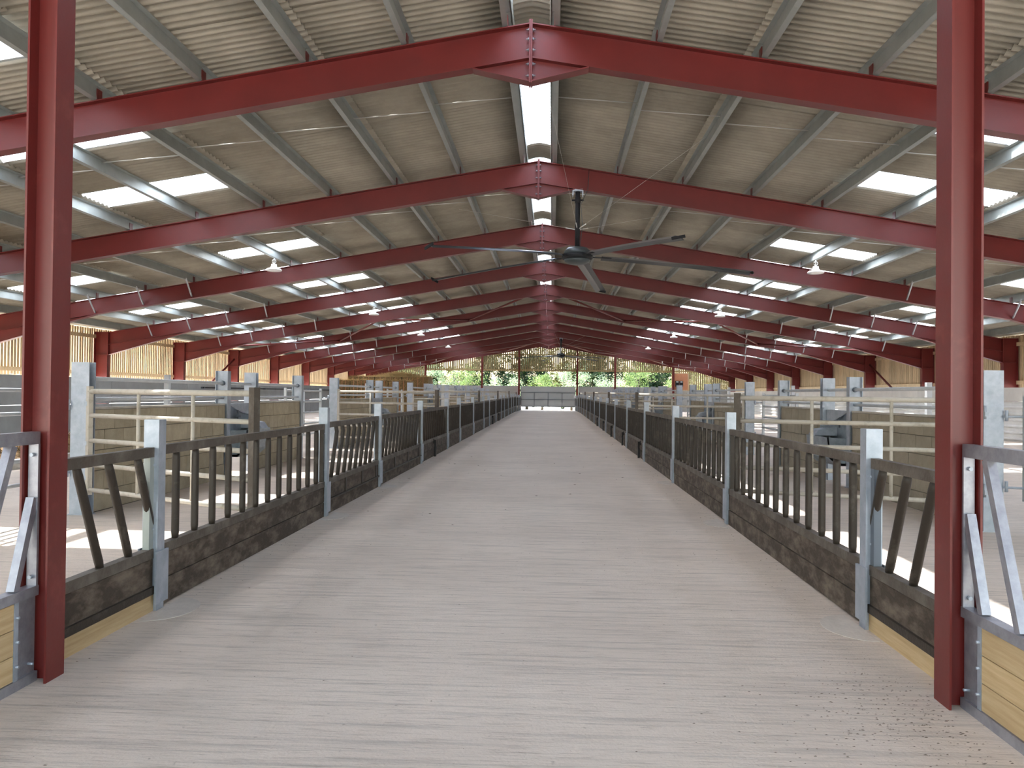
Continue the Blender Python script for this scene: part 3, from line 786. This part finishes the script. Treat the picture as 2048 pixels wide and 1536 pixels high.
for s in (-1, 1):
    side = 'straw bale side' if s < 0 else 'ribbed wall side'
    for n in range(-1, 6):
        A = 9.27 + PER * n; B = A + 4.05; Cc = A + 5.33; Dd = A + 8.05
        if n >= 0:
            where = 'nearest the red posts' if n == 0 else 'farther down the barn'
            for nm, y, face in (('A', A, True), ('B', B, False), ('C', Cc, True), ('D', Dd, False)):
                if y > YE - .5: continue
                if n == 0:
                    lab = {'A': 'tall galvanised pen post carrying the gate nearest the red posts, %s', 'B': 'tall galvanised post on the near side of the first water trough, %s',
                           'C': 'tall galvanised post on the far side of the first water trough, %s', 'D': 'tall galvanised post ending the first block wall, %s'}[nm] % side
                    grp = None
                else: lab, grp = 'tall galvanised pen post, %s beyond the large red post, %s' % (ORD[4 * n + 'ABCD'.index(nm) + 1], side), 'tall pen posts beyond the first walls, %s' % side
                tall_post(s, XP, y, face, lab, grp)
            for (ya, yb_, w) in ((A + .11, B - .075, 'long'), (Cc + .11, Dd - .075, 'short')):
                if yb_ > YE - .3: continue
                lab = ('%s concrete block pen wall %s the first water trough, %s' % (w, 'before' if w == 'long' else 'beyond', side)) if n == 0 else '%s concrete block pen wall, %s %s one beyond the large red post, %s' % (w, ORD[n + 1], w, side)
                block_wall(s, ya, yb_, lab, None if n == 0 else '%s block walls down the barn, %s' % (w, side), n <= 1, s > 0)
            if Cc < YE - 1:
                trough(s, B, Cc, 'galvanised water trough between block walls, %s beyond the large red post, %s' % (ORD[n + 1], side), None if n == 0 else 'troughs down the barn, %s' % side)
            if Dd < YE - .5:
                X = s * (XP - .0)
                t = thing('guard_rail', 'galvanised twin guard rail above block walls, %s beyond the large red post, %s' % (ORD[n + 1], side), 'rail', (X, A, zf(A) + 1.3), None if n == 0 else 'guard rails down the barn, %s' % side)
                z = zf((A + Dd) / 2)
                part('rail', MB().tube([(X, A + .08, z + 1.585), (X, Dd, z + 1.585)], .026, 8), 'galv_pale', t)
                part('rail', MB().tube([(X, A + .08, z + 1.34), (X, B, z + 1.34)], .024, 8), 'galv_pale', t)
                part('rail', MB().tube([(X, Cc, z + 1.34), (X, Dd, z + 1.34)], .024, 8), 'galv_pale', t)
                for yy in (B + .04, Dd + .04): part('collar', MB().tube([(X, yy - .09, z + 1.585), (X, yy - .03, z + 1.585)], .042, 8), 'dark_galv', t)
        # gate in the opening before A
        ga, gb = A - 2.86, A - .16
        if gb < YE - .2:
            if n == -1: pass
            else:
                g_ = tube_gate((s * (XP + .30), gb), (s * (XP + .30), ga), [1.46, 1.20, .94, .68, .42], .022, 'galv_pale',
                          'galvanised tubular gate in the pen line, %s beyond the large red post, %s' % (ORD[n + 1], side), grp=None if n == 0 else 'gates between block walls, %s' % side, uprights=1)
                for zz in (1.28, .50):
                    part('hinge', MB().tube([(s*(XP + .29), gb, zf(A) + zz), (s*(XP + .09), A - .09, zf(A) + zz)], .014, 6).tube([(s*(XP + .12), A - .10, zf(A) + zz - .05), (s*(XP + .12), A - .10, zf(A) + zz + .07)], .018, 6), 'galv', g_)
        # gate across the feed stand from A to the barrier
        if n == 0: e = (s * 2.60, 7.80 if s < 0 else 10.10)
        elif n == 1: e = (s * 2.45, A - .9 if s < 0 else A + .2)
        else: e = (s * 2.50, A - .05)
        if n >= 0 and A < YE - .5:
            tube_gate((s * (XP - .15), A - .12 if s < 0 else A), e, GZ, .026, 'dusty_pipe',
                      'dusty five-bar gate across the feed stand, %s beyond the large red post, %s' % (ORD[n + 1], side), grp=None if n == 0 else 'feed stand gates down the barn, %s' % side, uprights=2, post=True, r_top=.03)
    for n in range(4):
        y = 20.0 + 11 * n
        z = zf(y)
        t = thing('pen_post', 'slim galvanised post behind the block walls, %s beyond the large red post, %s' % (ORD[n + 1], side), 'post', (s * 9.4, y, z), 'slim bedding posts, %s' % side)
        part('shaft', MB().box(s*9.4 - .06, s*9.4 + .06, y - .06, y + .06, z - .02, z + 1.82), 'galv_pale', t)
        part('base_plate', MB().box(s*9.4 - .1, s*9.4 + .1, y - .1, y + .1, z - .02, z + .012), 'galv_pale', t)
# dark pipe along the panels of the left wall
t = thing('water_pipe', 'black pipe clipped along the grey concrete panel wall', 'pipe', (-15.5, 36, 1.55))
part('pipe', MB().tube([(-15.5, 36, 1.62), (-15.5, 66, 1.62)], .03, 8), 'black_rubber', t)
for y in (36.1, 44, 52, 60): part('clip', MB().box(-15.645, -15.47, y - .03, y + .03, 1.58, 1.66), 'dark_galv', t)

# ------------------------------------------------------------------ fans
def fan(cx, fy, zr, zh, ang0, lab, wires=True):
    t = thing('ceiling_fan', lab, 'fan', (cx, fy, zh))
    part('mount', MB().box(cx - .10, cx + .10, fy - .09, fy + .09, zr - .03, zr + .01).box(cx - .11, cx - .09, fy - .08, fy + .08, zr - .12, zr).box(cx + .09, cx + .11, fy - .08, fy + .08, zr - .12, zr), 'galv', t)
    tb = part('drop_tube', MB().tube([(cx, fy, zr - .02), (cx, fy, zh + .12)], .05, 12), 'fan_black', t)
    part('collar', MB().tube([(cx - .12, fy, zr - .20), (cx + .12, fy, zr - .20)], .018, 8).tube([(cx, fy, zr - .26), (cx, fy, zr - .14)], .06, 12), 'fan_black', tb)
    part('motor_dome', MB().lathe([(.10, .15), (.20, .13), (.27, .06), (.285, .0)], 24, (cx, fy, zh)), 'fan_grey', t)
    part('hub', MB().lathe([(.26, .01), (.315, -.01), (.315, -.085), (.27, -.10)], 24, (cx, fy, zh)), 'fan_black', t)
    part('lower_cover', MB().lathe([(.27, -.09), (.25, -.15), (.17, -.19), (.05, -.20)], 24, (cx, fy, zh)), 'fan_grey', t)
    R = 3.62; droop = .24
    for q in range(5):
        a = math.radians(ang0 + 72 * q); d = Vector((math.cos(a), math.sin(a), 0)); w = Vector((-d.y, d.x, 0))
        P = lambda r: Vector((cx, fy, zh - .045)) + d * r - Vector((0, 0, droop * (max(r - .2, 0) / (R - .2)) ** 1.3))
        arm = part('blade_arm', MB().bar(tuple(P(.28)), tuple(P(.70)), .07, .016, tuple(w)), 'fan_black', t)
        # cambered aerofoil blade
        m = MB(); N = 9; prof = [(-.12, -.020), (-.06, .010), (0, .024), (.06, .018), (.12, -.012), (.06, -.002), (0, .004), (-.06, -.008)]
        tl = math.radians(-13)
        for i in range(N):
            r = .50 + (R - .50) * i / (N - 1); p = P(r)
            for u, v in prof:
                uu, vv = u * math.cos(tl) - v * math.sin(tl), u * math.sin(tl) + v * math.cos(tl)
                m.v.append(tuple(p + w * uu + Vector((0, 0, vv))))
        n8 = len(prof)
        for i in range(N - 1):
            for j in range(n8):
                m.f.append((i*n8 + j, i*n8 + (j+1) % n8, (i+1)*n8 + (j+1) % n8, (i+1)*n8 + j)); m.s.append(0)
        m.f.append(tuple(range(n8 - 1, -1, -1))); m.f.append(tuple((N-1)*n8 + j for j in range(n8))); m.s += [0, 0]
        bl = part('blade', m, 'fan_blade', t)
        e = P(R)
        part('winglet', MB().bar(tuple(e - w * .125 + Vector((0, 0, -.03))), tuple(e + w * .125 + Vector((0, 0, .03))), .02, .05, tuple(d)), 'fan_black', bl)
    for dx, dy, zz in ((-2.6, 1.5, 5.6), (2.2, 1.5, 5.5), (-.75, -6.0, 6.15), (2.0, -3.0, 5.75)):
        p0 = Vector((cx, fy, zh + .5)); p1 = Vector((cx + dx, fy + dy, zz))
        part('guy_wire', MB().tube([p0, p1], .0022, 5), 'wire', t)
        part('turnbuckle', MB().tube([p0.lerp(p1, .02), p0.lerp(p1, .02 + .22 / (p1 - p0).length)], .010, 6), 'wire', t)
    part('power_cable', MB().tube([(cx + .05, fy - .05, zh + .12), (cx + .10, fy - .06, zh + .6), (cx + .06, fy - .04, zr - .3), (cx + .2, fy - .08, zr), (cx + .22, fy - .1, zr + .40)], .007, 6), 'fan_grey', t)
fan(0.80, FY(2), zt(.8) - RD, 4.33, 79, 'large black five-bladed ceiling fan hanging nearest the red posts')
fan(0.95, FY(9), zt(.95) - RD, 4.36, 40, 'distant black ceiling fan hanging near the slatted end wall')

# ------------------------------------------------------------------ high bay lamps
for s, ysl in ((-1, (21.1, 33.2, 45.3, 57.4)), (1, (21.2, 33.1, 45.5, 57.5))):
    side = 'straw bale side' if s < 0 else 'ribbed wall side'
    for i, y in enumerate(ysl):
        px = 7.09; zp = zt(px) + .02; X = s * px; zb = 4.70 + .02 * i
        lab = 'white high-bay lamp on a purlin, %s beyond the large red post, %s' % (ORD[i + 1], side)
        if i == 0: lab = 'white high-bay lamp nearest the red posts, %s' % side
        t = thing('high_bay_lamp', lab, 'lamp', (X, y, zb), None if i == 0 else 'distant high-bay lamps, %s' % side)
        part('hook', MB().tube([(X, y, zb + .16), (X, y, zp - .02)], .012, 6), 'wire', t)
        ring = [(X + .05*math.cos(q*math.pi/6), y, zb + .24 + .05*math.sin(q*math.pi/6)) for q in range(13)]
        part('hanging_ring', MB().tube(ring, .008, 6), 'wire', t)
        part('driver_housing', MB().lathe([(.045, .17), (.07, .16), (.075, .10), (.10, .08), (.10, .05)], 20, (X, y, zb)), 'lamp_white', t)
        sh_ = part('shade', MB().lathe([(.10, .06), (.17, .045), (.205, .02), (.205, -.01), (.19, -.01)], 24, (X, y, zb)), 'lamp_white', t)
        part('lens', MB().lathe([(.188, -.008), (.188, -.02), (.10, -.028)], 24, (X, y, zb)), 'lamp_glass', sh_)

# ------------------------------------------------------------------ straw
def bale(x, y, z, lx, ly, lz, lab, grp, loose=0):
    t = thing('straw_bale', lab, 'straw bale', (x, y, z), grp)
    m = MB(); nxs, nys, nzs = 8, 5, 5
    idx = {}
    def P(i, j, k):
        key = (i, j, k)
        if key not in idx:
            u, v, w = i / nxs - .5, j / nys - .5, k / nzs
            cr_ = .03
            px = x + u * lx + random.uniform(-cr_, cr_); py = y + v * ly + random.uniform(-cr_, cr_); pz = z + w * lz + (random.uniform(-cr_, cr_) if 0 < k else 0)
            idx[key] = len(m.v); m.v.append((px, py, pz))
        return idx[key]
    for i in range(nxs):
        for j in range(nys):
            m.f.append((P(i, j, nzs), P(i+1, j, nzs), P(i+1, j+1, nzs), P(i, j+1, nzs))); m.f.append((P(i, j, 0), P(i, j+1, 0), P(i+1, j+1, 0), P(i+1, j, 0)))
    for i in range(nxs):
        for k in range(nzs):
            m.f.append((P(i, 0, k), P(i+1, 0, k), P(i+1, 0, k+1), P(i, 0, k+1))); m.f.append((P(i, nys, k), P(i, nys, k+1), P(i+1, nys, k+1), P(i+1, nys, k)))
    for j in range(nys):
        for k in range(nzs):
            m.f.append((P(0, j, k), P(0, j, k+1), P(0, j+1, k+1), P(0, j+1, k))); m.f.append((P(nxs, j, k), P(nxs, j+1, k), P(nxs, j+1, k+1), P(nxs, j, k+1)))
    m.s = [0] * len(m.f)
    part('body', m, 'straw', t)
    for q in (-.3, -.1, .1, .3):
        part('twine', MB().box(x + q*lx - .012, x + q*lx + .012, y - ly/2 - .035, y - ly/2 - .02, z + .02, z + lz - .02), 'orange_board', t)
    st = MB()   # loose straws standing out of the bale
    for q in range(220 + loose):
        top = q > 40
        if top: p = Vector((x + random.uniform(-.5, .5)*lx, y + random.uniform(-.5, .5)*ly, z + lz - .02))
        else: p = Vector((x + random.uniform(-.5, .5)*lx, y - ly/2 + .02, z + random.uniform(.05, 1)*lz))
        dv = Vector((random.uniform(-1, 1), random.uniform(-1, .3), random.uniform(-.2, .7))).normalized() * random.uniform(.1, .26)
        st.bar(tuple(p), tuple(p + dv), .010, .006, (0.3, 0.2, 1))
    part('loose_straw', st, 'straw_light', t)['kind'] = 'stuff'
for i in range(4):
    for lv in range(2):
        bale(-13.0 + i * 1.22, 51.5, zf(51.5) + lv * 1.05, 1.18, 2.3, 1.03, 'straw bale, %s layer, %s from the slatted side wall, stack nearer the red posts' % (('lower', 'upper')[lv], ORD[i + 1]), '%s layer of the nearer straw stack' % ('lower', 'upper')[lv])
for i in range(3):
    for lv in range(2):
        bale(-13.6 + i * 2.0, 59.5, zf(59.5) + lv * 1.24, 1.9, 2.3, 1.22, 'straw bale, %s layer, %s from the slatted side wall, stack nearer the end wall' % (('lower', 'upper')[lv], ORD[i + 1]), '%s layer of the farther straw stack' % ('lower', 'upper')[lv], loose=300)
m = MB()
for q in range(1500):
    u, v = random.gauss(0, .33), random.gauss(0, .3); px, py = -11.0 + u * 2.6, 59.5 + v
    pz = zf(59.5) + 2.45 + max(0, .34 * math.exp(-u*u*3 - v*v*3)) * random.random()
    dv = Vector((random.uniform(-1, 1), random.uniform(-1, 1), random.uniform(-.1, .7))).normalized() * random.uniform(.15, .35)
    m.bar((px, py, pz), (px + dv.x, py + dv.y, pz + dv.z), .014, .008, (0.3, 0.2, 1))
solo('straw_heap', m, 'straw_light', (-11, 59.5, 2.7), 'heap of loose straw on top of the farther straw stack', 'straw', kind='stuff')
# bedded area behind its kerb
part('kerb', MB().box(-9.45, -9.25, 6.0, 19.7, -.02, .20), 'cap_concrete', floor)
m = MB(); nx_, ny_ = 40, 90
for j in range(ny_ + 1):
    for i in range(nx_ + 1):
        x = -15.62 + 6.17 * i / nx_; y = 6.0 + 13.7 * j / ny_
        h = .20 + .16 * math.sin(x * 1.3 + 1) * math.sin(y * .9) + random.uniform(-.05, .05)
        if i == nx_: h = .15
        m.v.append((x, y, max(.1, h)))
for j in range(ny_):
    for i in range(nx_):
        a = j * (nx_ + 1) + i; m.f.append((a, a + 1, a + nx_ + 2, a + nx_ + 1)); m.s.append(0)
for q in range(6000):
    x, y = random.uniform(-15.4, -9.6), random.uniform(6.1, 19.5)
    dv = Vector((random.uniform(-1, 1), random.uniform(-1, 1), random.uniform(-.1, .6))).normalized() * random.uniform(.08, .22)
    z = .22 + .16 * math.sin(x * 1.3 + 1) * math.sin(y * .9)
    m.bar((x, y, z), (x + dv.x, y + dv.y, z + dv.z), .012, .006, (0.3, 0.2, 1))
solo('straw_bedding', m, 'bedding', (-12.7, 14, 0), 'brown trampled straw bedding behind a low kerb', 'bedding', kind='stuff')

# ------------------------------------------------------------------ rubber flaps and debris on the passage floor
for s, ys_ in ((1, (18.6, 22.9, 27.2, 31.4, 35.6)), (-1, (18.2, 36.2, 40.4))):
    side = 'straw bale side' if s < 0 else 'ribbed wall side'
    for i, y in enumerate(ys_):
        z = zf(y); X = s * (XB - .05)
        m = MB(); m.prism([(y - .05, z + .01), (y + .05, z + .01), (y + .05, z + .20), (y + .035, z + .24), (y + .03, z + .36), (y - .01, z + .38), (y - .02, z + .24), (y - .05, z + .20)], 'x', min(X, X - s*.04), max(X, X - s*.04))
        t = thing('rubber_flap', 'black rubber flap on the kick board, %s beyond the large red post, %s' % (ORD[i + 1], side), 'flap', (X, y, z), 'rubber flaps, %s' % side)
        part('flap', m, 'black_rubber', t)
        part('strap', MB().box(min(X, X + s*.03), max(X, X + s*.03), y - .012, y + .012, z + .30, z + .40), 'black_rubber', t)
m = MB()
def crumb(x, y, r):
    n = 6; z = zf(y)
    i = len(m.v); m.v.append((x, y, z + r * .55))
    for q in range(n):
        a = 2 * math.pi * q / n; rr = r * random.uniform(.6, 1.3); m.v.append((x + rr * 2.0 * math.cos(a), y + rr * .7 * math.sin(a), z - .001))
    for q in range(n): m.f.append((i, i + 1 + q, i + 1 + (q + 1) % n)); m.s.append(0)
for q in range(520):      # dirt caught in the brush lines beside the red post
    yy = round(random.gauss(4.15, .5) / .062) * .062
    crumb(2.2 - abs(random.gauss(0, .34)), yy + random.gauss(0, .008), random.uniform(.002, .006))
for q in range(160): crumb(1.75 + random.gauss(0, .35), random.gauss(3.7, .25), random.uniform(.002, .006))
for q in range(110): crumb(random.uniform(-2.25, 2.25), random.uniform(2.4, 9), random.uniform(.002, .006))
for q in range(160): crumb(2.3 - abs(random.gauss(0, .18)), random.uniform(4.3, 16), random.uniform(.002, .006))
for q in range(130): crumb(-2.3 + abs(random.gauss(0, .12)), random.uniform(4.2, 18), random.uniform(.002, .006))
for q in range(60): crumb(random.uniform(-2.2, 2.2), random.uniform(9, 30), random.uniform(.006, .016))
solo('floor_debris', m, 'dirt', (0, 5, 0), 'scattered dark crumbs of dirt on the concrete passage', 'dirt', kind='stuff')

# ------------------------------------------------------------------ bushes and trees beyond the end wall
def bush(x, y, h, rx, ry, leaf, nleaf, lab, grp, size=(.10, .20), trunk=True, zlo=.12):
    t = thing('tree' if h > 5.5 else 'bush', lab, 'tree' if h > 5.5 else 'bush', (x, y, -.06), grp)
    m = MB(); rnd = random.Random(int(x * 131 + y * 17))
    clumps = []
    for q in range(int(16 + h * 5)):
        a = rnd.uniform(0, 2*math.pi); w = rnd.random() ** .5; zz = rnd.uniform(zlo, 1.0)
        sh = math.sqrt(max(.12, 1 - ((zz - .45) / .62) ** 2))
        clumps.append((x + rx * w * sh * math.cos(a), y + ry * w * sh * math.sin(a), h * zz * rnd.uniform(.85, 1.0), rnd.uniform(.35, .8)))
    for q in range(nleaf):
        cx_, cy_, cz_, cr_ = clumps[rnd.randrange(len(clumps))]
        d = Vector((rnd.gauss(0, 1), rnd.gauss(0, 1), rnd.gauss(0, .8))); d = d.normalized() * cr_ * rnd.random() ** .35
        p = Vector((cx_, cy_, max(.05, cz_))) + d
        u = Vector((rnd.uniform(-1, 1), rnd.uniform(-1, 1), rnd.uniform(-.6, .6))).normalized(); v = u.orthogonal().normalized()
        v = (v + Vector((0, -.3, .5))).normalized()
        L = rnd.uniform(*size); W = L * .45
        m.quad(p - u*L*.5, p - v*W*.5, p + u*L*.5, p + v*W*.5)
    part('foliage', m, leaf, t)['kind'] = 'stuff'
    tr = MB().tube([(x, y, -.06), (x + .05, y, h * .35), (x, y + .1, h * .75)], .05 + h * .018, 8, .02)
    for q in range(5):
        c = clumps[q * 3]; tr.tube([(x, y, h * .25), (c[0], c[1], c[2])], .03 + h * .004, 6, .01)
    part('stem', tr, 'bark', t)
bushes = [(-15.5, 78, 4.6, 3.0, 2, 'leaf_bright'), (-11.5, 79, 4.4, 2.6, 2, 'leaf_silver'), (-8.0, 78, 4.2, 2.2, 2, 'leaf_bright'), (-4.6, 77, 3.3, 2.2, 1.8, 'leaf_silver'),
          (-0.6, 77.5, 3.3, 1.7, 1.6, 'leaf_bright'), (2.2, 77.5, 4.2, 2.0, 1.8, 'leaf_silver'), (5.6, 77, 3.0, 1.9, 1.6, 'leaf_silver'), (8.4, 78, 4.3, 2.0, 2, 'leaf_bright'), (13.0, 78, 4.6, 2.6, 2, 'leaf_bright')]
nmz = {'leaf_bright': 'bright green leafy bush', 'leaf_silver': 'silvery green willow bush'}
for i, b in enumerate(bushes):
    bush(b[0], b[1], b[2], b[3], b[4], b[5], 3800, nmz[b[5]] + ' behind the end wall, %s bush from the straw bale side' % ORD[i + 1], nmz[b[5]] + ' group')
trees = [(-13.5, 82, 6.2, 3, 2, 'leaf_dark'), (-6.6, 82, 6.0, 2.8, 2, 'leaf_dark'), (-2.2, 82, 5.8, 2.4, 1.8, 'leaf_dark'), (4.6, 82, 6.0, 2.2, 1.8, 'leaf_dark'), (10.4, 82, 6.4, 2.6, 2, 'leaf_dark'), (-17, 87, 9.5, 5, 4, 'leaf_dark'), (-10.5, 88, 9, 4.5, 4, 'leaf_olive'), (-4.0, 87, 8.5, 4.2, 3.5, 'leaf_dark'), (1.5, 88, 9, 4, 3.5, 'leaf_olive'), (6.2, 86, 9, 4.4, 3.5, 'leaf_dark'), (12, 87, 10, 5, 4, 'leaf_dark'), (18, 88, 10, 5, 4, 'leaf_olive')]
nmt = {'leaf_dark': 'dark green tree', 'leaf_olive': 'yellow-green tree'}
for i, b in enumerate(trees):
    bush(b[0], b[1], b[2], b[3], b[4], b[5], 5500, nmt[b[5]] + ' behind the bushes, %s tree counted from the straw bale side' % ORD[sorted(q[0] for q in trees).index(b[0]) + 1], nmt[b[5]] + ' group', size=(.20, .42), zlo=.08)
